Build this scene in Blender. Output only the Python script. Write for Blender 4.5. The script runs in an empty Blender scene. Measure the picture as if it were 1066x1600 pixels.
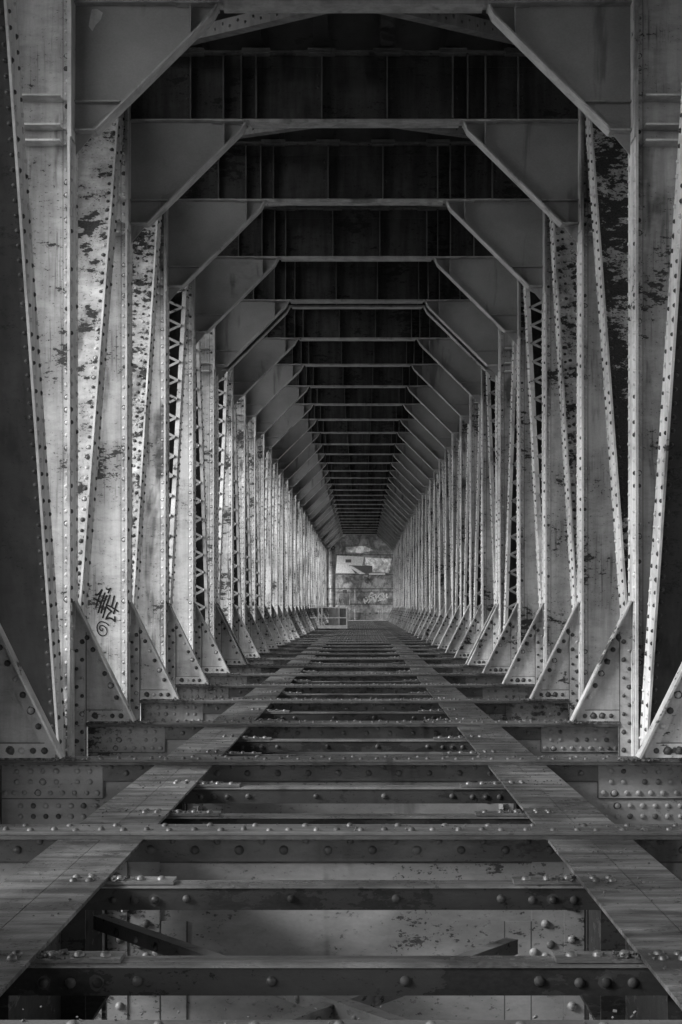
import bpy, math, random
from mathutils import Vector
random.seed(7)
R = math.radians
C = bpy.context.scene.collection
scene = bpy.context.scene

# ------------------------------------------------------------------ camera, sky, sun, exposure
cam_d = bpy.data.cameras.new('camera'); cam = bpy.data.objects.new('camera', cam_d); C.objects.link(cam)
scene.camera = cam
cam.location = (0.068, 0.0, 1.0); cam.rotation_euler = (R(90), 0, 0)
cam_d.sensor_fit = 'HORIZONTAL'; cam_d.sensor_width = 36.0
F_PX = 2300.0
cam_d.lens = 36.0 * F_PX / 1066.0
cam_d.shift_x = -31.0 / 1066.0; cam_d.shift_y = 148.0 / 1066.0
cam_d.clip_start = 0.05; cam_d.clip_end = 3000

SUN_EL, SUN_AZ = 28.0, 250.0          # azimuth clockwise from +Y: overcast, a weak sun on the left, slightly behind
w = bpy.data.worlds.new('World'); scene.world = w; w.use_nodes = True
nt = w.node_tree; nt.nodes.clear()
sky = nt.nodes.new('ShaderNodeTexSky'); sky.sky_type = 'NISHITA'; sky.sun_disc = False
sky.sun_elevation = R(SUN_EL); sky.sun_rotation = R(SUN_AZ)
bw = nt.nodes.new('ShaderNodeRGBToBW'); bg = nt.nodes.new('ShaderNodeBackground'); bg.inputs[1].default_value = 0.13
out = nt.nodes.new('ShaderNodeOutputWorld')
nt.links.new(sky.outputs[0], bw.inputs[0]); nt.links.new(bw.outputs[0], bg.inputs[0]); nt.links.new(bg.outputs[0], out.inputs[0])
sun_d = bpy.data.lights.new('sun', 'SUN'); sun_d.energy = 1.6; sun_d.angle = R(16); sun_d.color = (1, 1, 1)
sun = bpy.data.objects.new('sun', sun_d); C.objects.link(sun)
az = R(SUN_AZ); el = R(SUN_EL)
sdir = Vector((math.sin(az) * math.cos(el), math.cos(az) * math.cos(el), math.sin(el)))
sun.rotation_euler = (-sdir).to_track_quat('-Z', 'Y').to_euler()
vs = scene.view_settings; vs.view_transform = 'Standard'; vs.look = 'None'; vs.exposure = 2.1; vs.gamma = 1.0
scene.cycles.max_bounces = 6; scene.cycles.diffuse_bounces = 4; scene.cycles.glossy_bounces = 3

# ------------------------------------------------------------------ layout numbers (metres)
S = F_PX / 749.0                      # spacing of the frames
XC = 2.41                             # inner face of the columns
NB = 34                               # frames and floor beams
ROOF_BACK = -40.0
ROOF_HALF = 7.5
def yn(n):
    return S * (n + 1.1386 + (0.15 if n > 7.01 else 0.0))
ORD = ('first second third fourth fifth sixth seventh eighth ninth tenth eleventh twelfth thirteenth fourteenth fifteenth sixteenth '
       'seventeenth eighteenth nineteenth twentieth twenty-first twenty-second twenty-third twenty-fourth twenty-fifth twenty-sixth '
       'twenty-seventh twenty-eighth twenty-ninth thirtieth thirty-first thirty-second thirty-third thirty-fourth thirty-fifth thirty-sixth').split()

# ------------------------------------------------------------------ helpers
class MB:
    def __init__(s, dark=.15, halo=.2): s.v = []; s.f = []; s.sm = []; s.rust = set(); s.dark = dark; s.halo = halo
    def quad(s, a, b, c, d): 
        i = len(s.v); s.v += [a, b, c, d]; s.f.append((i, i+1, i+2, i+3)); s.sm.append(False)
    def box(s, x0, x1, y0, y1, z0, z1):
        if x0 > x1: x0, x1 = x1, x0
        if y0 > y1: y0, y1 = y1, y0
        if z0 > z1: z0, z1 = z1, z0
        i = len(s.v)
        s.v += [(x0,y0,z0),(x1,y0,z0),(x1,y1,z0),(x0,y1,z0),(x0,y0,z1),(x1,y0,z1),(x1,y1,z1),(x0,y1,z1)]
        for q in ((0,3,2,1),(4,5,6,7),(0,1,5,4),(1,2,6,5),(2,3,7,6),(3,0,4,7)):
            s.f.append(tuple(i+k for k in q)); s.sm.append(False)
        return s
    def obox(s, o, ex, ey, ez, a, b):
        """oriented box: origin o, axes ex ey ez, ranges a=(x0,y0,z0) b=(x1,y1,z1)"""
        i = len(s.v)
        for (x, y, z) in ((a[0],a[1],a[2]),(b[0],a[1],a[2]),(b[0],b[1],a[2]),(a[0],b[1],a[2]),(a[0],a[1],b[2]),(b[0],a[1],b[2]),(b[0],b[1],b[2]),(a[0],b[1],b[2])):
            s.v.append(tuple(o + ex*x + ey*y + ez*z))
        fl = ex.cross(ey).dot(ez) < 0
        for q in ((0,3,2,1),(4,5,6,7),(0,1,5,4),(1,2,6,5),(2,3,7,6),(3,0,4,7)):
            q = q[::-1] if fl else q
            s.f.append(tuple(i+k for k in q)); s.sm.append(False)
        return s
    def bar(s, p, q, wid, thk, up):
        """bar from p to q, width along up-ish axis, thickness across"""
        p = Vector(p); q = Vector(q); u = (q-p); L = u.length; u.normalize()
        n = Vector(up); n = (n - u*n.dot(u)).normalized(); t = u.cross(n)
        s.obox(p, u, n, t, (0, -wid/2, -thk/2), (L, wid/2, thk/2)); return s
    def prism_y(s, poly, y0, y1):
        """polygon of (x,z) extruded along y"""
        n = len(poly); i = len(s.v)
        area = sum(poly[k][0]*poly[(k+1)%n][1]-poly[(k+1)%n][0]*poly[k][1] for k in range(n))
        if area < 0: poly = poly[::-1]
        s.v += [(x, y0, z) for x, z in poly] + [(x, y1, z) for x, z in poly]
        s.f.append(tuple(i+k for k in range(n))); s.f.append(tuple(i+n+k for k in range(n))[::-1])
        s.sm += [False, False]
        for k in range(n):
            a, b = k, (k+1) % n
            s.f.append((i+b, i+a, i+n+a, i+n+b)); s.sm.append(False)
        return s
    def rivet(s, p, n, r=0.0195, h=0.017, seg=8):
        p = Vector(p); n = Vector(n).normalized()
        a = n.orthogonal().normalized(); b = n.cross(a); i = len(s.v)
        r *= random.uniform(.9, 1.08); h *= random.uniform(.8, 1.1); f0 = len(s.f)
        if random.random() < s.halo:
            for k in range(9):
                t = 2*math.pi*k/9; q = r*random.uniform(1.1, 1.6); s.v.append(tuple(p + (a*math.cos(t)+b*math.sin(t))*q + n*.0009))
            s.f.append(tuple(range(i, i+9))); s.sm.append(False); i += 9; s.rust.add(f0); f0 += 1
        for rr, hh in ((1.0, 0.0), (.88, .5), (.5, .9)):
            for k in range(seg):
                t = 2*math.pi*k/seg
                s.v.append(tuple(p + (a*math.cos(t)+b*math.sin(t))*r*rr + n*h*hh))
        s.v.append(tuple(p + n*h))
        for ring in (0, 1):
            for k in range(seg):
                k2 = (k+1) % seg; o = i+ring*seg
                s.f.append((o+k, o+k2, o+seg+k2, o+seg+k)); s.sm.append(True)
        for k in range(seg):
            s.f.append((i+2*seg+k, i+2*seg+(k+1) % seg, i+3*seg)); s.sm.append(True)
        if random.random() < s.dark: s.rust |= set(range(f0, len(s.f)))
        return s
    def seam(s, x0, x1, y0, y1, z0, z1):
        f0 = len(s.f); s.box(x0, x1, y0, y1, z0, z1); s.rust |= set(range(f0, len(s.f))); return s
    def prism_x(s, poly, x0, x1):
        n = len(poly); i = len(s.v)
        s.v += [(x0, y, z) for y, z in poly] + [(x1, y, z) for y, z in poly]
        s.f.append(tuple(i+k for k in range(n))[::-1]); s.f.append(tuple(i+n+k for k in range(n))); s.sm += [False, False]
        for k in range(n):
            a, b = k, (k+1) % n
            s.f.append((i+a, i+b, i+n+b, i+n+a)); s.sm.append(False)
        return s
    def lathe(s, prof, cx, cy, seg=24):
        i = len(s.v); n = len(prof)
        for r, z in prof:
            for k in range(seg):
                t = 2*math.pi*k/seg; s.v.append((cx+r*math.cos(t), cy+r*math.sin(t), z))
        for j in range(n-1):
            for k in range(seg):
                k2 = (k+1) % seg
                s.f.append((i+j*seg+k, i+j*seg+k2, i+(j+1)*seg+k2, i+(j+1)*seg+k)); s.sm.append(True)
        return s
    def ribbon(s, pts, wd, y):
        """flat stroke in the xz plane facing -y with rounded ends"""
        P = []
        n = len(pts)
        for k in range(n-1):
            p0 = pts[max(k-1, 0)]; p1 = pts[k]; p2 = pts[k+1]; p3 = pts[min(k+2, n-1)]
            st = 5 if n > 2 else 2
            for j in range(st):
                t = j/st
                P.append(tuple(.5*((2*p1[d])+(-p0[d]+p2[d])*t+(2*p0[d]-5*p1[d]+4*p2[d]-p3[d])*t*t+(-p0[d]+3*p1[d]-3*p2[d]+p3[d])*t**3) for d in (0, 1)))
        P.append(pts[-1])
        m = len(P); L = []; Rr = []
        for k in range(m):
            a = P[max(k-1, 0)]; b = P[min(k+1, m-1)]
            tx, tz = b[0]-a[0], b[1]-a[1]; l = math.hypot(tx, tz) or 1; nx, nz = -tz/l, tx/l
            ww = wd/2*random.uniform(.9, 1.1)
            L.append((P[k][0]+nx*ww, y, P[k][1]+nz*ww)); Rr.append((P[k][0]-nx*ww, y, P[k][1]-nz*ww))
        for k in range(m-1):
            i = len(s.v); s.v += [Rr[k], Rr[k+1], L[k+1], L[k]]; s.f.append((i, i+1, i+2, i+3)); s.sm.append(False)
        for c in (P[0], P[-1]):
            i = len(s.v)
            for k in range(10):
                t = 2*math.pi*k/10; s.v.append((c[0]+wd/2*math.cos(t), y-.0002, c[1]+wd/2*math.sin(t)))
            s.f.append(tuple(range(i, i+10))); s.sm.append(False)
        return s
    def build(s, name, mat, parent=None, loc=None):
        me = bpy.data.meshes.new(name)
        me.from_pydata([tuple(v) for v in s.v], [], s.f); me.update()
        me.polygons.foreach_set('use_smooth', s.sm)
        me.materials.append(mat)
        if s.rust:
            me.materials.append(M['rivet_rust'])
            me.polygons.foreach_set('material_index', [1 if k in s.rust else 0 for k in range(len(s.f))])
        o = bpy.data.objects.new(name, me); C.objects.link(o)
        if parent is not None: o.parent = parent
        if loc is not None: o.location = loc
        return o

def tag(o, label=None, cat=None, group=None, kind=None):
    if label and not kind: kind = 'thing'
    for k, v in (('label', label), ('category', cat), ('group', group), ('kind', kind)):
        if v: o[k] = v
    return o
def empty(name, loc=(0, 0, 0)):
    o = bpy.data.objects.new(name, None); C.objects.link(o); o.location = loc; o.empty_display_size = .2
    return o
CH = {}
def kids(o):
    return [c for c in bpy.data.objects if c.parent == o]
def copy_tree(o, parent=None, cache={}):
    if o.name not in cache: cache[o.name] = [c.name for c in kids(o)]
    c = o.copy(); C.objects.link(c)
    if parent is not None: c.parent = parent
    for nm in cache[o.name]: copy_tree(bpy.data.objects[nm], c)
    return c

# ------------------------------------------------------------------ materials (neutral greys: the photograph is monochrome)
def nodes(name):
    m = bpy.data.materials.new(name); m.use_nodes = True; t = m.node_tree
    return m, t, t.nodes['Principled BSDF']
def N(t, typ, **kw):
    n = t.nodes.new(typ)
    for k, v in kw.items():
        if isinstance(k, str) and k.startswith('i_'): n.inputs[int(k[2:])].default_value = v
        else: setattr(n, k, v)
    return n
def mapped_noise(t, scale, detail, rough, sc=(1, 1, 1), dist=0.0):
    g = N(t, 'ShaderNodeNewGeometry'); mp = N(t, 'ShaderNodeMapping'); mp.inputs['Scale'].default_value = sc
    n = N(t, 'ShaderNodeTexNoise'); n.inputs['Scale'].default_value = scale; n.inputs['Detail'].default_value = detail
    n.inputs['Roughness'].default_value = rough; n.inputs['Distortion'].default_value = dist
    t.links.new(g.outputs['Position'], mp.inputs[0]); t.links.new(mp.outputs[0], n.inputs['Vector'])
    return n.outputs[0]
def math_n(t, op, a, b=None, c=None, clamp=False):
    n = N(t, 'ShaderNodeMath', operation=op); n.use_clamp = clamp
    for i, x in enumerate((a, b, c)):
        if x is None: continue
        if isinstance(x, (int, float)): n.inputs[i].default_value = x
        else: t.links.new(x, n.inputs[i])
    return n.outputs[0]
def ramp(t, x, a, b, lo=0.0, hi=1.0):
    n = N(t, 'ShaderNodeMapRange'); n.interpolation_type = 'SMOOTHSTEP'
    n.inputs[1].default_value = a; n.inputs[2].default_value = b; n.inputs[3].default_value = lo; n.inputs[4].default_value = hi
    t.links.new(x, n.inputs[0]); return n.outputs[0]
def steel(name, base=.40, rust_th=.60, rust=.035, speck=.66, var=.30, rough=.55, streak=(7, 7, .7), tint=.18, bump=.25, spec=.35, patch=(1, 1, 1.25), stain_th=.58, stain_amt=.45, bigv=.09, drip=.0):
    m, t, b = nodes(name)
    oi = N(t, 'ShaderNodeObjectInfo').outputs['Random']
    st = mapped_noise(t, 1.0, 5, .6, streak)
    big = mapped_noise(t, 1.3, 3, .55, patch)
    mid = mapped_noise(t, 7.0, 6, .65, (1, 1, 2.2))
    fine = mapped_noise(t, 55.0, 4, .6, (1, 1, 1.6))
    # paint tone
    tone = math_n(t, 'MULTIPLY', ramp(t, st, .3, .7, 1-var, 1+var*.5), ramp(t, big, .3, .7, 1+bigv, 1-bigv))
    tone = math_n(t, 'MULTIPLY', tone, math_n(t, 'MULTIPLY_ADD', oi, tint*2, 1-tint))
    tone = math_n(t, 'MULTIPLY', tone, ramp(t, fine, .3, .7, .93, 1.05))
    tone = math_n(t, 'MULTIPLY', tone, base)
    # rust patches with a ragged edge, and speckle where the paint is breaking up
    comb = math_n(t, 'ADD', math_n(t, 'MULTIPLY', big, .55), math_n(t, 'MULTIPLY', mid, .45))
    comb = math_n(t, 'ADD', comb, math_n(t, 'MULTIPLY', math_n(t, 'SUBTRACT', fine, .5), .10))
    comb = math_n(t, 'ADD', comb, math_n(t, 'MULTIPLY', math_n(t, 'SUBTRACT', oi, .5), .06))
    pm = ramp(t, comb, rust_th, rust_th+.025)
    near = ramp(t, comb, rust_th-.17, rust_th-.02)
    dash = mapped_noise(t, 30.0, 5, .7, (1, 1, 1.5))
    sp = math_n(t, 'MULTIPLY', ramp(t, dash, speck-.02, speck+.02), near)
    mask = math_n(t, 'MAXIMUM', pm, sp)
    soft = ramp(t, mapped_noise(t, 1.0, 4, .6, (2.6, 2.6, .55), .4), stain_th, stain_th+.10)
    stain = math_n(t, 'MULTIPLY_ADD', near, .22, math_n(t, 'MULTIPLY', soft, stain_amt), clamp=True)
    tone = math_n(t, 'MULTIPLY', tone, math_n(t, 'SUBTRACT', 1.0, stain))
    if drip:
        dn = mapped_noise(t, 1.0, 4, .65, (30, 30, .9), .2)
        dm = math_n(t, 'MULTIPLY', ramp(t, dn, .54, .66), ramp(t, big, .42, .60))
        tone = math_n(t, 'MULTIPLY', tone, math_n(t, 'SUBTRACT', 1.0, math_n(t, 'MULTIPLY', dm, drip)))
    rcol = math_n(t, 'MULTIPLY', ramp(t, fine, .3, .7, .6, 1.6), rust)
    mix = N(t, 'ShaderNodeMix', data_type='FLOAT')
    t.links.new(mask, mix.inputs[0]); t.links.new(tone, mix.inputs[2]); t.links.new(rcol, mix.inputs[3])
    cc = N(t, 'ShaderNodeCombineColor')
    for i in range(3): t.links.new(mix.outputs[0], cc.inputs[i])
    t.links.new(cc.outputs[0], b.inputs['Base Color'])
    t.links.new(math_n(t, 'ADD', ramp(t, mask, 0, 1, 0, .35), ramp(t, st, .3, .7, rough+.12, rough-.12)), b.inputs['Roughness'])
    b.inputs['Specular IOR Level'].default_value = spec
    bp = N(t, 'ShaderNodeBump'); bp.inputs['Strength'].default_value = bump; bp.inputs['Distance'].default_value = .01
    hh = math_n(t, 'SUBTRACT', math_n(t, 'MULTIPLY', fine, .5), math_n(t, 'MULTIPLY', mask, .35))
    hh = math_n(t, 'ADD', hh, math_n(t, 'MULTIPLY', mid, .5))
    t.links.new(hh, bp.inputs['Height']); t.links.new(bp.outputs[0], b.inputs['Normal'])
    return m
M = {}
M['column'] = steel('column_paint', .43, .562, .03, rough=.45, speck=.615, stain_th=.565, stain_amt=.62, drip=.55)
M['edge'] = steel('flange_paint', .45, .63, .04, var=.25)
M['diag'] = steel('diagonal_paint', .40, .535, .02, speck=.60, patch=(2.4, 2.4, 3.8), drip=.4)
M['beam'] = steel('beam_paint', .18, .585, .02, speck=.61, streak=(2, 2, 5), tint=.10, rough=.48)
M['edge_top'] = steel('knee_edge_paint', .30, .66, .04, var=.25, tint=.1)
M['lace'] = steel('lacing_paint', .26, .62, .04, var=.25)
M['toe'] = steel('gusset_edge_paint', .30, .58, .03)
M['knee'] = steel('knee_paint', .24, .74, .05, speck=.75, var=.12, streak=(1.5, 1.5, 1.5), tint=.10)
M['gusset'] = steel('gusset_paint', .40, .60, .025, speck=.64, tint=.32)
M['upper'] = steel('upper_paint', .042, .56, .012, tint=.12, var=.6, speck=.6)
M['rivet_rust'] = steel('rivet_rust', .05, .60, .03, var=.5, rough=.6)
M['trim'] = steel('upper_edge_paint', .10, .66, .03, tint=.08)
M['dark'] = steel('rust_and_shade', .045, .60, .02, var=.4, rough=.8)  # near-black: box and wall joints, also shade painted behind lacing and platform
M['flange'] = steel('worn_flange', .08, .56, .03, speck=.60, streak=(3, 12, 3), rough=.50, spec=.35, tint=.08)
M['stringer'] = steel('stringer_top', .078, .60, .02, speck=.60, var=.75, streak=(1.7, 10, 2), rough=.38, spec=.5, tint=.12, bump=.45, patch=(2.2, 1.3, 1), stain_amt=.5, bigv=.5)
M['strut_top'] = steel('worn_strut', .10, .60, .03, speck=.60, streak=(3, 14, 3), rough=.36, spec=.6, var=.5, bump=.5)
M['diag_dark'] = steel('soot_and_shade_paint', .028, .57, .02, speck=.6, rough=.6)  # soot, plus the shade of down-facing webs put into the base tone
M['diag_rusty'] = steel('flaking_paint', .36, .475, .025, speck=.56)
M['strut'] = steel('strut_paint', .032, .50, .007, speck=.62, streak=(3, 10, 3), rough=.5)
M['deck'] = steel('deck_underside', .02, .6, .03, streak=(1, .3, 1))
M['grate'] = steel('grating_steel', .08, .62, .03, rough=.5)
M['lightbox'] = steel('platform_paint', .20, .72, .06, tint=.12, var=.2)

def plain(name, col, rough=.7):
    m, t, b = nodes(name); n = mapped_noise(t, 9, 5, .6)
    v = math_n(t, 'MULTIPLY', ramp(t, n, .3, .7, .8, 1.15), col)
    cc = N(t, 'ShaderNodeCombineColor')
    for i in range(3): t.links.new(v, cc.inputs[i])
    t.links.new(cc.outputs[0], b.inputs['Base Color']); b.inputs['Roughness'].default_value = rough
    return m
M['spray'] = plain('black_spray', .006, .95)
M['spray_soft'] = plain('grey_spray', .08, .7)
M['spray_pale'] = plain('pale_spray', .5, .8)
M['white'] = plain('flat_white', .62, .7)
M['ground'] = plain('ground_soil', .09, .95)
M['blocker'] = plain('blocker_dark', .05, .95)
M['dirt'] = plain('rust_dirt', .05, .95)
def concrete(name, base):
    m, t, b = nodes(name)
    a = mapped_noise(t, .5, 6, .65, (1, 1, 1.4)); d = mapped_noise(t, 2.6, 6, .7, (1, 1, .8), .6); f = mapped_noise(t, 14, 4, .6)
    v = math_n(t, 'MULTIPLY', ramp(t, a, .35, .65, .45, 1.15), ramp(t, d, .38, .62, .5, 1.25))
    v = math_n(t, 'MULTIPLY', math_n(t, 'MULTIPLY', v, ramp(t, f, .3, .7, .85, 1.1)), base)
    cc = N(t, 'ShaderNodeCombineColor')
    for i in range(3): t.links.new(v, cc.inputs[i])
    t.links.new(cc.outputs[0], b.inputs['Base Color']); b.inputs['Roughness'].default_value = .9
    bp = N(t, 'ShaderNodeBump'); bp.inputs['Strength'].default_value = .4; bp.inputs['Distance'].default_value = .03
    t.links.new(d, bp.inputs['Height']); t.links.new(bp.outputs[0], b.inputs['Normal'])
    return m
M['concrete'] = concrete('concrete', .24)
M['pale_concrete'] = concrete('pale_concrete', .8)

# ------------------------------------------------------------------ ground far below
g = MB(); g.box(-1500, 1500, -1500, 1500, -26, -25)
tag(g.build('ground', M['ground']), kind='structure')

# unseen slope added right of the bridge to block low sky light
hm = MB(); nx_, ny_ = 14, 40
hp = lambda i, j: (45+i*14, -260+j*16, -25.5+min(i*6.0, 40)+6*math.sin(i*1.3+j*.7)*(i > 0)+4*math.sin(j*1.9+i*.4)*(i > 0))
for i in range(nx_-1):
    for j in range(ny_-1): hm.quad(hp(i, j), hp(i+1, j), hp(i+1, j+1), hp(i, j+1))
tag(hm.build('sky_blocker', M['blocker']), kind='structure')

# ------------------------------------------------------------------ upper road deck (a roof over everything)
YE = yn(NB-1)
deck = empty('upper_deck', (0, 0, 0))
tag(deck, 'dark underside of the upper road deck over the whole passage', 'road deck')
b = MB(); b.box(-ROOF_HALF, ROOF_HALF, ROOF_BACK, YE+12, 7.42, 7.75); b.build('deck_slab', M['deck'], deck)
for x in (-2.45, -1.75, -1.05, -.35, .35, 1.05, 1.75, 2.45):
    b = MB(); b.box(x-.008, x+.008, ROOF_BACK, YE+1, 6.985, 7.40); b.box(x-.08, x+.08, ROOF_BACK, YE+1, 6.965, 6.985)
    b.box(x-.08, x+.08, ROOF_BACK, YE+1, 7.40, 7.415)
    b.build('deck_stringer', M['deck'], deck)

# ------------------------------------------------------------------ portal frame
def frange(a, b, st):
    n = int((b-a)/st+1e-6); return [a+st*k for k in range(n+1)]
ZC0, ZC1 = -2.2, 7.35
def make_frame():
    root = empty('portal_frame')
    for s in (-1, 1):
        X = lambda x: s*x
        # column: web with riveted angles along both edges
        m = MB(.12, .12)
        m.box(X(XC+.022), X(XC+.655), -.007, .007, ZC0, ZC1)
        for a, bb in ((XC+.022, XC+.088), (XC+.59, XC+.655)):
            m.box(X(a), X(bb), -.020, -.0071, ZC0, ZC1); m.box(X(a), X(bb), .0071, .020, ZC0, ZC1)
        for xe in (XC+.0885, XC+.5835): m.seam(X(xe), X(xe+.006), -.0095, -.0075, ZC0, ZC1)
        for z in frange(-.9, 7.2, .109):
            m.rivet((X(XC+.058), -.020, z), (0, -1, 0)); m.rivet((X(XC+.62), -.020, z+.05), (0, -1, 0))
        col = m.build('column', M['column'], root)
        # flanges (own look: bright edges)
        for xa, xb, fx in ((XC, XC+.022, -1), (XC+.655, XC+.677, 1)):
            f = MB(); f.box(X(xa), X(xb), -.18, .18, ZC0, ZC1)
            if fx < 0:
                for k, z in enumerate(frange(-.8, 4.9, .109)):
                    f.rivet((X(XC), -.115, z), (-s, 0, 0)); f.rivet((X(XC), .115, z+.055), (-s, 0, 0))
                f.box(X(XC-.014), X(XC-.0005), -.19, .19, 5.0, 6.92)      # doubler plate over the knee
                f.box(X(XC-.012), X(XC-.0005), -.15, .15, -.30, 0.62)      # foot plate
            f.build('flange', M['edge'], col)
        for z in (4.98, 5.115, 5.365):
            st = MB(); st.box(X(XC+.0885), X(XC+.589), -.17, -.0075, z-.008, z+.008); st.build('stiffener', M['edge'], col)
        # knee plate in the corner with a flange along its free edge
        path = [(1.165, 6.185), (1.215, 6.085), (2.215, 5.095), (XC-.015, 5.095)]
        k = MB(); k.prism_y([(X(x), z) for x, z in [(XC-.016, 6.185)] + path], -.006, .006)
        k.prism_y([(X(x), z) for x, z in [(XC-.016, 5.08), (2.24, 5.08), (XC-.016, 4.90)]], -.006, .006)
        k.box(X(XC-.016), X(2.0), -.075, -.0065, 5.345-.007, 5.345+.007)
        k.box(X(1.39), X(1.402), -.075, -.0065, 5.925, 6.18)
        kn = k.build('knee_plate', M['knee'], root)
        e = MB()
        for (a, c) in zip(path[:-1], path[1:]):
            e.bar((X(a[0]), 0, a[1]), (X(c[0]), 0, c[1]), .18, .016, (0, 1, 0))
        e.build('edge_flange', M['edge_top'], kn)
        # base gusset on the floor beam
        gm = MB(.8, .35)
        gm.prism_y([(X(XC-.013), 1.05), (X(1.885), .012), (X(XC-.013), .012)], -.006, .006)
        gm.box(X(XC-.002), X(XC-.105), -.022, -.0065, -.62, .80)          # connection angle running down past the beam
        gm.box(X(XC-.106), X(1.93), -.020, -.0065, .012, .105)            # foot angle
        gm.seam(X(XC-.106), X(XC-.113), -.0215, -.0205, -.62, .78); gm.seam(X(XC-.107), X(2.0), -.0205, -.0085, .1055, .111)
        for j, z in enumerate(frange(-.55, .74, .078)):
            gm.rivet((X(XC-(.028 if j % 2 else .075)), -.022, z), (0, -1, 0), .017)
        for x in frange(2.0, 2.27, .075): gm.rivet((X(x), -.020, .058), (0, -1, 0), .022, .016)
        gx, gz = 1.885-(XC-.013), .012-1.05; L = math.hypot(gx, gz)
        nx, nz = gz/L, -gx/L
        if nx < 0: nx, nz = -nx, -nz
        # strip along the sloping edge
        px0, pz0 = XC-.013, 1.05
        ux, uz = gx/L, gz/L
        poly = []
        for t0, d0 in ((.12, .012), (L-.02, .012), (L-.10, .085), (.30, .085)):
            poly.append((X(px0+ux*t0+nx*d0), pz0+uz*t0-abs(nz)*d0 if False else pz0+uz*t0+(-abs(nz))*d0))
        gm.prism_y(poly, -.0185, -.0065)
        for t0 in frange(.33, L-.16, .115):
            gm.rivet((X(px0+ux*t0+nx*.048), -.0185, pz0+uz*t0-abs(nz)*.048), (0, -1, 0), .022, .016)
        gu = gm.build('base_gusset', M['gusset'], root)
        e = MB(); e.bar((X(px0), 0, pz0), (X(1.885), 0, .012), .13, .014, (0, 1, 0)); e.build('edge_flange', M['toe'], gu)
    # top beam between the columns
    t = MB(); sfs = []
    t.box(-(XC-.016), XC-.016, -.006, .006, 6.202, 6.905)
    for sx in (-1, 1):
        for x in (.35, 1.05, 1.21, 1.40, 1.75):
            sf = MB(); sfs.append(sf); sf.box(sx*x-.007, sx*x+.007, -.085, -.0065, 6.336, 6.779); sf.box(sx*x-.007, sx*x+.007, -.085, -.0165, 6.215, 6.335); sf.box(sx*x-.007, sx*x+.007, -.085, -.0165, 6.78, 6.89)
        for x in (.35, 1.05, 1.75):
            for z in frange(6.32, 6.82, .125): t.rivet((sx*(x+.04), -.006, z), (0, -1, 0), .016, .011, 6)
    for x in frange(-2.2, 2.2, .2):
        t.rivet((x+.03, -.006, 6.845), (0, -1, 0), .016, .011, 6); t.rivet((x, -.006, 6.29), (0, -1, 0), .016, .011, 6)
    t.box(-(XC-.016), XC-.016, -.016, -.0065, 6.78, 6.895)
    t.box(-(XC-.016), XC-.016, -.016, -.0065, 6.215, 6.335)
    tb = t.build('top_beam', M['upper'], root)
    for sf in sfs: sf.build('stiffener', M['trim'], tb)
    f = MB(); f.box(-(XC-.016), XC-.016, -.09, .09, 6.188, 6.202)
    f.box(-1.12, 1.12, -.10, .10, 6.165, 6.1875)
    for sx in (-1, 1): f.box(sx*1.16, sx*1.52, -.12, .12, 6.170, 6.1875)
    f.build('bottom_flange', M['edge_top'], tb)
    f = MB(); f.box(-(XC+.6), XC+.6, -.11, .11, 6.908, 6.925)
    for x in (-1.75, -1.05, -.35, .35, 1.05, 1.75):
        f.box(x-.15, x+.15, -.12, .12, 6.9255, 6.950); f.box(x-.14, x+.14, -.118, .118, 6.892, 6.9075)
    for x in frange(-2.3, 2.3, .13): f.rivet((x, -.06, 6.908), (0, 0, -1), .015, .011, 6)
    f.build('top_flange', M['trim'], tb)
    return root
FG = 'riveted steel portal frames along the passage'
frame0 = make_frame()
frames = []
for n in range(NB):
    o = frame0 if n == 0 else copy_tree(frame0)
    o.location = (0, yn(n), 0)
    tag(o, 'grey riveted steel portal frame standing on the %s floor beam' % ORD[n], 'portal frame', FG)
    if n == NB-1: o['label'] = 'last grey riveted portal frame, right before the far concrete wall'
    frames.append(o)
# the second frame of the pair at the expansion joint stands just behind
o = copy_tree(frame0); o.location = (0, S*(7+1.1386+.15), 0)
tag(o, 'riveted portal frame close behind the eighth one, forming a double frame', 'portal frame', FG)

# spray tag on the left column of the fifth frame
f4 = frames[4]; f4['label'] = 'riveted portal frame with a black spray tag low on its left column'
c4 = [c for c in kids(f4) if c.name.startswith('column')]
c4 = [c for c in c4 if min(v.co.x for v in c.data.vertices) < 0][0]
strokes = [[(350,215),(255,440),(175,690)], [(170,335),(240,335),(345,205)], [(120,440),(320,560)], [(425,300),(330,560),(245,835)],
    [(480,370),(385,620),(325,845)], [(570,365),(470,650),(370,980)], [(690,385),(620,670)], [(470,620),(600,680)], [(630,700),(790,800)],
    [(765,560),(670,860)], [(480,690),(610,805)], [(610,805),(520,890),(460,1020)], [(460,1020),(560,990),(640,1020),(710,1090)], [(710,1090),(705,960)],
    [(470,180),(530,200)], [(530,200),(590,170)], [(570,190),(520,290)],
    [(530,1190),(460,1130),(330,1090),(240,1150),(210,1250),(240,1390),(330,1480),(430,1470),(490,1390),(460,1270),(380,1205),(300,1210),(285,1290),(330,1345),(375,1320),(370,1280)]]
def px2w(px, py, d=145.8):
    return ((px-564)/d+.068, 1+(948-py)/d)
gr = MB()
for i, st in enumerate(strokes):
    pts = [px2w(140+zx/17.77, 910+zy/17.77) for zx, zy in st]
    gr.ribbon(pts, .0185 if i < 17 else .012, -.0085-.0004*i)
gr.build('graffiti', M['spray'], c4)

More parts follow.
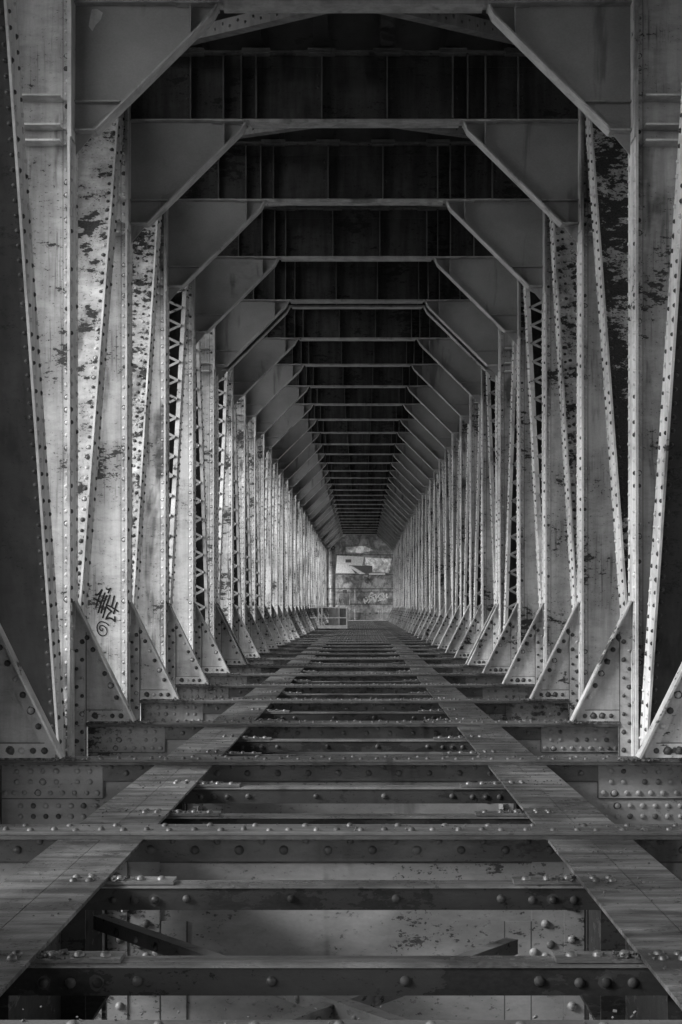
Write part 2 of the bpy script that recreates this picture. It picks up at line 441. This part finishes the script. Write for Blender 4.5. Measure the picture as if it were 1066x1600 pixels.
# ------------------------------------------------------------------ floor beam
def make_floor_beam():
    root = empty('floor_beam')
    w_ = MB(.15, .15); XE = XC-.107
    w_.box(-XE, XE, -.006, .006, -1.28, -.021)
    for sx in (-1, 1):
        # stringer connection angles and lower side plates
        w_.box(sx*.985, sx*1.075, -.020, -.0065, -1.2, -.151); w_.box(sx*.84, sx*.984, -.014, -.0065, -1.2, -.151)
        w_.box(sx*.72, sx*.839, -.012, -.0065, -1.2, -.42)
        w_.box(sx*1.10, sx*1.20, -.022, -.0065, -1.2, -.151)
        w_.seam(sx*.8395, sx*.834, -.0125, -.0068, -1.2, -.42); w_.seam(sx*.714, sx*.7195, -.0105, -.0068, -1.2, -.42); w_.seam(sx*1.0755, sx*1.083, -.0125, -.0068, -1.2, -.158)
        for z in frange(-1.1, -.22, .15):
            w_.rivet((sx*1.02, -.020, z), (0, -1, 0), .021, .016, 10); w_.rivet((sx*.90, -.014, z+.07), (0, -1, 0), .021, .016, 10)
            w_.rivet((sx*1.15, -.022, z+.03), (0, -1, 0), .021, .016, 10)
        for j in range(4): w_.rivet((sx*(.70+.0+.075*j), -.012 if j else -.006, -.63+.035*j), (0, -1, 0), .023, .017, 10)
        for z in (-.315, -.385, -.55, -.70):
            for x in frange(1.68, 2.25, .083): w_.rivet((sx*x, -.006, z), (0, -1, 0), .019, .014, 10)
    web = w_.build('web_plate', M['beam'], root)
    for sx in (-1, 1):
        p = MB(.12, .12); p.box(sx*1.635, sx*(XE-.003), -.021, -.0065, -.262, -.033)
        p.seam(sx*1.635, sx*(XE-.003), -.012, -.0068, -.2705, -.2625); p.seam(sx*1.634, sx*1.627, -.0225, -.0205, -.262, -.15)
        for z, xs in ((-.085, (1.72, 1.80, 1.94, 2.03, 2.11, 2.2)), (-.155, (1.72, 1.80, 1.94, 2.03, 2.11, 2.2)), (-.228, (1.67, 1.74, 1.82, 1.90, 1.98, 2.06, 2.15, 2.22, 2.28))):
            for x in xs: p.rivet((sx*x, -.021, z), (0, -1, 0), .019, .014, 10)
        for x in frange(1.68, 2.26, .11): p.rivet((sx*x, -.021, -.045), (0, -1, 0), .012, .008, 6)
        p.build('connection_plate', M['beam'], root)
    f = MB(.3, 0)
    f.prism_x([(-.115, -.016), (-.112, -.018), (.115, -.018), (.115, 0), (-.107, 0), (-.112, -.002), (-.115, -.007)], -XE, XE)
    f.seam(-1.634, 1.634, -.012, -.0068, -.157, -.1485)
    f.box(-1.634, 1.634, -.020, -.0065, -.148, -.019)
    f.seam(-XE, XE, -.119, -.0225, -.034, -.0183)  # black rusted plate edge, also paints in the flange's shadow line
    for k, x in enumerate(frange(-1.58, 1.58, .1)):
        if abs(abs(x)-1.09) > .2 or k % 2: f.rivet((x, -.020, -.097 if k % 2 else -.058), (0, -1, 0), .021 if k % 2 else .016, .016 if k % 2 else .010, 10)
    for k, x in enumerate(frange(-2.26, 2.26, .106)):
        f.rivet((x+random.uniform(-.012, .012), -.062 if k % 2 else -.075, 0), (0, 0, 1), .0165, random.uniform(.012, .018), 10)
        if k % 2: f.rivet((x+.05+random.uniform(-.015, .015), .06, 0), (0, 0, 1), .016, .014, 8)
        f.rivet((x, -.07, -.034), (0, 0, -1), .018, .012, 6)
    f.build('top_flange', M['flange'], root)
    return root
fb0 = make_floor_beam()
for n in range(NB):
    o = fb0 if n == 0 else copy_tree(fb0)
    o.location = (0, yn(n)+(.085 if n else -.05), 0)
    tag(o, 'riveted transverse floor beam, %s one from the bottom edge of the view' % ORD[n], 'floor beam', 'riveted floor beams across the deck')
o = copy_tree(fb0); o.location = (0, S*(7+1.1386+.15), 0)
tag(o, 'riveted floor beam close behind the eighth one under the double frame', 'floor beam', 'riveted floor beams across the deck')

# ------------------------------------------------------------------ stringers, struts and bottom bracing
ST = 1.0885
def make_stringer(s):
    root = empty('stringer')
    y0, y1 = .03, S-.03
    t = MB()
    xi, xm, xo = ST-.188, ST, ST+.188
    t.box(s*xi, s*(xm-.002), y0, y1, -.048, -.034); t.box(s*(xm+.002), s*xo, y0, y1, -.0485, -.0352)
    for fy in (.3, .7):
        for dx in (.055, .115):
            for dy in (-.10, -.035): t.rivet((s*(xi+dx), S*fy+dy, -.034), (0, 0, 1), .017, .015, 10)
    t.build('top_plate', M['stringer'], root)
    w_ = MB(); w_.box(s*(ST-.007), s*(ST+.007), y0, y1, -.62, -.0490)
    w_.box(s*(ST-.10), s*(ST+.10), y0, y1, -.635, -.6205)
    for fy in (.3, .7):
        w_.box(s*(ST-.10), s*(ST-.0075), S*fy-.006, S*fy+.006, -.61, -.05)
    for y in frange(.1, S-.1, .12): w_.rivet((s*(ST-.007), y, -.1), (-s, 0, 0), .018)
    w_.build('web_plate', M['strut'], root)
    return root
SG = 'stringers running lengthwise on the deck'
strp = {-1: make_stringer(-1), 1: make_stringer(1)}
first = {-1: True, 1: True}
for n in range(NB-1):
    for s, nm in ((-1, 'left'), (1, 'right')):
        o = strp[s] if first[s] else copy_tree(strp[s]); first[s] = False
        o.location = (0, yn(n)+(S*.15 if n == 7 else 0), 0)
        tag(o, '%s stringer with worn flat steel top in the %s floor bay' % (nm, ORD[n]), 'stringer', SG)
def make_strut():
    root = empty('cross_strut')
    a = MB(.5, .3); xe = ST-.02
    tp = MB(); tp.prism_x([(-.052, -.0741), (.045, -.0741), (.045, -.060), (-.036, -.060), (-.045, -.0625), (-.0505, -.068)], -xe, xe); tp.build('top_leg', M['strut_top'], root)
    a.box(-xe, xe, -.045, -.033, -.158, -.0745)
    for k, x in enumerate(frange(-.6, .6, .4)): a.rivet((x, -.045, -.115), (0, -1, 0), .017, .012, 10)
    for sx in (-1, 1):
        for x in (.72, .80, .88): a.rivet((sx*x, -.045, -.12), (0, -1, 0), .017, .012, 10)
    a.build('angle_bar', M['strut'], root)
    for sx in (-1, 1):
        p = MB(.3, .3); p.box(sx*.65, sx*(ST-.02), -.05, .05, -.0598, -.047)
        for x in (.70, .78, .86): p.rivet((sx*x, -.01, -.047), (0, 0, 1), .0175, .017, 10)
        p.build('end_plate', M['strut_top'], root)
    return root
st0 = make_strut(); k = 0
for n in range(NB-1):
    for fy, nm in ((.3, 'near'), (.7, 'far')):
        o = st0 if k == 0 else copy_tree(st0); k += 1
        o.location = (random.uniform(-.006, .006), yn(n)+(S*.15 if n == 7 else 0)+S*fy+random.uniform(-.02, .02), random.uniform(-.003, .001)); o.rotation_euler = (random.uniform(-.012, .012), 0, random.uniform(-.004, .004))
        tag(o, '%s cross strut between the stringers in the %s floor bay' % (nm, ORD[n]), 'cross strut', 'cross struts between the stringers')
def make_brace(s, dz):
    m = MB(); p = Vector((-s*1.03, .06, -.30+dz)); q = Vector((s*1.03, S*.885, -.30+dz)) if s < 0 else Vector((.66, S*.76, -.30+dz))
    u = (q-p); L = u.length; u.normalize(); z = Vector((0, 0, 1)); v = u.cross(z)
    if v.y > 0: v = -v
    m.obox(p, u, v, z, (0, -.02, -.010), (L, .035, 0)); m.obox(p, u, v, z, (0, .025, -.058), (L, .035, -.0105))
    for t in frange(.12, L-.1, .16): m.rivet(p+u*t+v*.035-z*.036, v, .014, .010, 8)
    return m.build('sway_brace', M['beam'])
br = {-1: make_brace(-1, 0), 1: make_brace(1, -.0135)}
for n in range(0, 7):
    for s, nm in ((-1, 'left'), (1, 'right')):
        o = br[s] if n == 0 else br[s].copy()
        if n: C.objects.link(o)
        o.location = (0, yn(n), 0)
        tag(o, 'angle brace low in the %s floor bay, running back to the %s' % (ORD[n], nm), 'brace', 'crossed braces under the floor bays')

# ------------------------------------------------------------------ diagonals of the side trusses
def diag_axes(z0, z1):
    p = Vector((0, 0, z0)); q = Vector((0, S, z1)); u = q-p; L = u.length; u.normalize()
    v = Vector((0, u.z, -u.y)) if u.z > 0 else Vector((0, -u.z, u.y))
    if v.y > 0: v = -v                 # towards the camera
    return p, u, v, L
XI = XC+.035
def make_solid(s, z0, z1, wide=False):
    root = empty('diagonal_brace'); p, u, v, L = diag_axes(z0, z1); ex = Vector((s, 0, 0)); t0, t1 = .1, L-.1
    w_ = MB(.55, .45); w_.obox(p, u, v, ex, (t0, -.007, XI+.02), (t1, .007, XI+.58))
    for a, bb in ((XI+.02, XI+.10), (XI+.50, XI+.58)):
        w_.obox(p, u, v, ex, (t0, .0072, a), (t1, .020, bb))
    for t in frange(.3, L-.3, .109):
        w_.rivet(p+u*t+v*.020+ex*(XI+.07), v, .018); w_.rivet(p+u*(t+.05)+v*.020+ex*(XI+.54), v, .018)
        if wide:
            w_.rivet(p+u*(t+.03)+v*.007+ex*(XI+.13), v, .018); w_.rivet(p+u*(t+.07)+v*.007+ex*(XI+.24), v, .018)
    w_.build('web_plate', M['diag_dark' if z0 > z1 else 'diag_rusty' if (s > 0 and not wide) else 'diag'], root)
    for a in (XI, XI+.5805):
        f = MB(.5, .3); f.obox(p, u, v, ex, (t0, -.15, a), (t1, .15, a+.0195))
        if a == XI:
            for k, t in enumerate(frange(.3, L-.3, .109)):
                f.rivet(p+u*t+v*.10+ex*XI, -ex, .018); f.rivet(p+u*(t+.05)-v*.09+ex*XI, -ex, .018)
        f.build('flange', M['edge'], root)
    return root
def make_laced(s, z0, z1):
    root = empty('diagonal_brace'); p, u, v, L = diag_axes(z0, z1); ex = Vector((s, 0, 0)); t0, t1 = .1, L-.1
    W = .36
    for a, legd in ((XI, 1), (XI+W, -1)):
        c = MB(.4, .3); c.obox(p, u, v, ex, (t0, -.115, a), (t1, .13, a+.014))
        la, lb = (a+.0145, a+(.058 if z1 > z0 else .048)) if legd > 0 else (a-.07, a-.0005)
        c.obox(p, u, v, ex, (t0, .118, la), (t1, .13, lb)); c.obox(p, u, v, ex, (t0, -.13, la), (t1, -.118, lb))
        for t in frange(.3, L-.3, .109):
            if legd > 0:
                c.rivet(p+u*t+v*.09+ex*a, -ex, .016); c.rivet(p+u*t-v*.09+ex*a, -ex, .016)
        c.build('channel', M['edge'], root)
    b_ = MB(); b_.obox(p, u, v, ex, (t0, -.142, XI+.02), (t1, -.1305, XI+W+.30)); b_.build('shade_plate', M['dark'], root)  # dark plate added so the lacing openings read as black shade
    l_ = MB(); pitch = .30; n = int((L-.6)/pitch); xa, xb = XI+.05, XI+W-.03
    for k in range(n):
        a = p+u*(.3+k*pitch)+v*.137+ex*xa; bq = p+u*(.3+(k+.5)*pitch)+v*.137+ex*xb; cq = p+u*(.3+(k+1)*pitch)+v*.1445+ex*xa
        l_.bar(a, bq, .036, .007, u); l_.bar(bq+v*.0075, cq, .036, .007, u)
        l_.rivet(a+v*.008, v, .018); l_.rivet(bq+v*.0115, v, .018)
    l_.build('lacing', M['lace'], root)
    return root
FT = (-.6, 6.95); NT = (8.15, -1.05)
kind_of = {2: ('N', 'solid'), 3: ('F', 'solid'), 4: ('F', 'wide'), 5: ('F', 'laced'), 6: ('N', 'laced'), 7: ('F', 'laced')}
for n in range(8, NB): kind_of[n] = ('N', 'laced') if n in (8, 9, 10) else ('F', 'laced') if n in (11, 12, 13) else (('F', 'N', 'N')[n % 3], ('solid', 'laced')[n % 2])
kind_of[0] = ('F', 'solid'); kind_of[1] = ('N', 'solid')
protos = {}
for n in range(0, NB-1):
    for s, nm in ((-1, 'left'), (1, 'right')):
        dr, ty = kind_of[n]; key = (s, dr, ty); z0, z1 = FT if dr == 'F' else NT
        if key not in protos:
            protos[key] = make_laced(s, z0, z1) if ty == 'laced' else make_solid(s, z0, z1, ty == 'wide'); o = protos[key]
        else: o = copy_tree(protos[key])
        o.location = (0, yn(n)+(S*.15 if n == 7 else 0), 0)
        tag(o, '%s diagonal brace leaning %s, between the %s and %s frames %s' % ({'solid': 'plated', 'wide': 'double-riveted', 'laced': 'laced'}[ty],
            'away' if dr == 'F' else 'nearer', ORD[n], ORD[n+1], 'on the '+nm), 'diagonal brace', 'diagonal braces between the columns')

# ------------------------------------------------------------------ bracing under the road deck
def make_upper(s):
    m = MB(); p = Vector((0, .1, 6.24)); q = Vector((s*2.36, S-.1, 6.86)); u = q-p; L = u.length; u.normalize()
    v = Vector((-u.y, u.x, 0)).normalized()
    if v.y > 0: v = -v
    z = u.cross(v)
    if z.z < 0: z = -z
    m.obox(p, u, v, z, (0, -.06, 0), (L, .06, .012)); m.obox(p, u, v, z, (0, .048, .0125), (L, .06, .13))
    for k, t in enumerate(frange(.15, L-.1, .13)): m.rivet(p+u*t+v*.060+z*(.05 if k % 2 else .085), v, .017)
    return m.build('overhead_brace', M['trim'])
ub = {-1: make_upper(-1), 1: make_upper(1)}
for n in range(2, 10):
    for s, nm in ((-1, 'left'), (1, 'right')):
        o = ub[s] if n == 2 else ub[s].copy()
        if n > 2: C.objects.link(o)
        o.location = (0, yn(n)+(S*.15 if n == 7 else 0), 0)
        tag(o, '%s overhead angle brace rising from the middle of the %s frame' % (nm, ORD[n]), 'brace', 'overhead braces under the road deck')

# ------------------------------------------------------------------ gratings in the far bays
gp = MB()
for x in frange(-.86, .86, .086): gp.box(x-.006, x+.006, .1, S-.1, -.032, 0.0)
for y in frange(.1, S-.1, .11): gp.box(-.87, .87, y-.008, y+.008, -.036, -.004)
g0 = None
for n in range(12, 33):
    if g0 is None: g0 = o = gp.build('floor_grating', M['grate'])
    else: o = g0.copy(); C.objects.link(o)
    o.location = (0, yn(n), 0)
    tag(o, 'dark walkway grating laid between the stringers in the %s floor bay' % ORD[n], 'grating', 'walkway gratings in the far bays')

# ------------------------------------------------------------------ far end: abutment wall, pillars, railing, platform
YW = yn(36.3)
def fx(px, py, d):                      # photo pixel -> world x, z at a known depth scale
    return ((px-564)/d+.068, 1+(948-py)/d)
DW = F_PX/YW
wall = empty('abutment_wall', (0, YW, 0))
tag(wall, 'stained concrete end wall with pale patches and graffiti', 'wall')
b = MB(); b.box(-9, 9, 0, 1.2, -25, 7.0); b.build('concrete_face', M['concrete'], wall)
b = MB(); b.box(-4, 4, -YW+YE+.5, -.002, -.5, -.04); b.build('landing', M['concrete'], wall)
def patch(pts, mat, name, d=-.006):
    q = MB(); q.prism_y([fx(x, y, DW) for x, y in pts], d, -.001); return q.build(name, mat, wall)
patch([(527, 868), (569, 870), (566, 884), (545, 883), (555, 896), (525, 895)], M['white'], 'pale_patch')  # bright areas of the wall, put in as flat pale colour
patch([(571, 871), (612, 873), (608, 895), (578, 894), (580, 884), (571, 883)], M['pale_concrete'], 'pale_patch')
patch([(543, 884), (549, 884), (571, 897), (562, 897)], M['white'], 'pale_stripe', -.012)
patch([(577, 896), (602, 896), (602, 898), (577, 898)], M['white'], 'pale_stripe', -.012)
patch([(540, 874), (549, 874), (549, 879), (540, 879)], M['spray_soft'], 'dark_square', -.012)
patch([(551, 884), (582, 884), (582, 894), (573, 897), (566, 893)], M['spray_soft'], 'dark_patch', -.009)
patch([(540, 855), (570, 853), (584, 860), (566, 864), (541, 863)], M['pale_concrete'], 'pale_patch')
gr = MB(); random.seed(11)
for i in range(26):
    cx, cy = random.uniform(530, 612), random.choice((random.uniform(901, 909), random.uniform(926, 944), random.uniform(926, 944)))
    pts = []
    for j in range(random.randint(3, 6)):
        cx += random.uniform(-5, 6); cy2 = cy+random.uniform(-4, 4); pts.append(fx(cx, cy2, DW))
    gr.ribbon(pts, random.uniform(.04, .09), -.016-.0006*i)
gr.build('graffiti', M['spray_soft'], wall)
gr = MB()
for i in range(14):
    cx, cy = random.uniform(560, 612), random.uniform(928, 943); pts = []
    for j in range(random.randint(3, 5)):
        cx += random.uniform(-4, 5); pts.append(fx(cx, cy+random.uniform(-4, 4), DW))
    gr.ribbon(pts, random.uniform(.06, .12), -.035-.0006*i)
gr.build('pale_graffiti', M['spray_pale'], wall)
for (px, nm, dy) in ((519.5, 'broad round steel pillar before the end wall, left of the pale patches', .9), (510.5, 'thin round pillar half hidden by the last left column', 1.6)):
    x, _ = fx(px, 900, DW); b = MB(); r = .26 if px > 515 else .2
    b.lathe([(r*1.25, -.05), (r*1.25, .05), (r, .06), (r, 6.3), (r*1.2, 6.32), (r*1.2, 6.5)], 0, 0, 24)
    o = b.build('pillar', M['beam']); o.location = (x, YW-dy, 0); tag(o, nm, 'pillar')
b = MB(); b.box(-8, 8, -.22, -.002, -.04, .55); b.build('plinth', M['beam'], wall)
for py in (867, 898, 925, 944):
    _, z = fx(560, py, DW); b = MB(); b.box(-8, 8, -.0045, -.001, z-.03, z+.03); b.build('joint', M['dark'], wall)
kn3 = [c for c in kids(frames[3]) if c.name.startswith('knee_plate') and min(v.co.x for v in c.data.vertices) < 0][0]
q = MB(); q.prism_y([px2w(x, y, 180.0) for x, y in ((146, 20), (154, 19), (163, 25), (160, 36), (152, 44), (147, 54), (141, 46), (143, 34))], -.0072, -.0062)
q.build('bare_patch', M['edge'], kn3)
rail = empty('guard_railing', (0, YW-2.2, 0)); DR = F_PX/(YW-2.2)
tag(rail, 'thin pipe railing across the passage before the end wall', 'railing')
for px in (515, 555, 592.5, 596, 598.5):
    x, z1 = fx(px, 915 if px > 580 else 919, DR); b = MB(); b.lathe([(.028, -.03), (.028, z1), (.001, z1+.01)], x, 0, 10); b.build('post', M['beam'], rail)
for py in (920, 944):
    x0, z = fx(508, py, DR); x1, _ = fx(618, py, DR); b = MB(); b.bar((x0, -.04, z), (x1, -.04, z), .05, .05, (0, 0, 1)); b.build('rail', M['strut'], rail)
gate = empty('mesh_gate', (0, YW-3.0, 0)); DG = F_PX/(YW-3.0)
tag(gate, 'small dark mesh gate in a thin frame before the end wall', 'gate')
(x0, z1), (x1, z0) = fx(530, 927, DG), fx(547, 947, DG)
b = MB(); b.box(x0, x1, -.03, .03, z1-.06, z1); b.box(x0, x1, -.03, .03, z0, z0+.06); b.box(x0, x0+.06, -.028, .028, z0, z1); b.box(x1-.06, x1, -.028, .028, z0-.9, z1); b.box(x0, x0+.06, -.028, .028, z0-.9, z0-.001)
b.build('gate_frame', M['beam'], gate)
b = MB()
for k in frange(x0+.06, x1-.06, .05): b.box(k-.01, k+.01, -.01, .01, z0+.06, z1-.06)
for k in frange(z0+.06, z1-.06, .05): b.box(x0+.06, x1-.06, .011, .025, k-.01, k+.01)
b.build('mesh', M['grate'], gate)
x, z = fx(539, 923, DG)
b = MB(); b.box(-.16, .16, -.12, .12, -.11, .11); b.box(-.18, .18, -.14, .14, .111, .13)
o = b.build('electrical_box', M['dark']); o.location = (x, YW-3.0, z1+.115); tag(o, 'small black box mounted on top of the mesh gate', 'box')  # electrical box, gives no light

pf = empty('work_platform', (0, yn(19.6), 0)); DP = F_PX/yn(19.6)
tag(pf, 'pale painted metal work platform with open side rails on the left of the deck', 'platform')
P = lambda px, py: fx(px, py, DP)
x0, zb = P(497, 982); x1, zt = P(541, 950)
b = MB(); b.box(x0, x1, -.05, 1.8, zb, zb+.12); b.build('platform_floor', M['lightbox'], pf)
b = MB(); b.box(x1, x1+.05, -.05, 2.6, zb, zt); b.build('side_panel', M['lightbox'], pf)
xa, _ = P(513, 0); xb, _ = P(530, 0); b = MB(); b.box(xa, xb, 1.70, 1.75, zb+.12, zt)
for k in frange(xa, xb, .16): b.box(k-.012, k+.012, 1.67, 1.699, zb+.12, zt)
b.build('back_panel', M['lightbox'], pf)
b = MB(); b.box(xb+.002, x1-.002, 1.70, 1.75, zb+.121, zt-.02); b.build('shaded_opening', M['dark'], pf)  # dark panel stands in for the shade of the open side
xp, _ = P(503, 0)
for (xx, yy) in ((xp, 0), (x0+.02, 0), (xp, 1.6)):
    b = MB(); b.box(xx-.03, xx+.03, yy-.03, yy+.03, zb+.12, zt); b.build('post', M['lightbox'], pf)
for z in (zt, (zb+zt)/2):
    b = MB(); b.box(x0-.35, x1, -.028, .028, z, z+.045); b.build('rail', M['lightbox'], pf)

# ------------------------------------------------------------------ rust scale and dirt lying on the near steel
random.seed(5); db = MB()
def flake(x, y, z, r):
    a = random.uniform(0, 6.28); ex = Vector((math.cos(a), math.sin(a), random.uniform(-.3, .3))).normalized(); ey = ex.orthogonal().normalized(); ez = ex.cross(ey)
    db.obox(Vector((x, y, z+r*.3)), ex, ey, ez, (-r, -r*random.uniform(.3, .8), -r*.25), (r*random.uniform(.4, 1), r*.6, r*.3))
for n in range(1, 12):
    y = yn(n)
    for s in (-1, 1):
        for k in range(60):
            d = abs(random.gauss(0, .09)); flake(s*(1.89+random.uniform(-.16, .10)+d*.3), y-.02+random.uniform(-.09, .03)-d*.2, .002, random.uniform(.004, .016))
        for k in range(14): flake(s*random.uniform(1.95, 2.3), y-.03-abs(random.gauss(0, .03)), .001, random.uniform(.004, .012))
for n in range(0, 6):
    y = yn(n)+.085
    for k in range(90): flake(random.uniform(-2.3, 2.3), y+random.uniform(-.1, .1), .001, random.uniform(.002, .007))
    for s in (-1, 1):
        for fy in (.3, .7):
            for k in range(26): flake(s*(.90-abs(random.gauss(0, .05))), yn(n)+S*fy+random.uniform(-.04, .045), -.047, random.uniform(.003, .012))
        for k in range(70):
            flake(s*random.uniform(.91, 1.27), yn(n)+random.uniform(.15, S-.15) if k % 3 else yn(n)+S*random.choice((.28, .68))+random.gauss(0, .05), -.034, random.uniform(.002, .006))
tag(db.build('debris', M['rivet_rust']), kind='stuff')
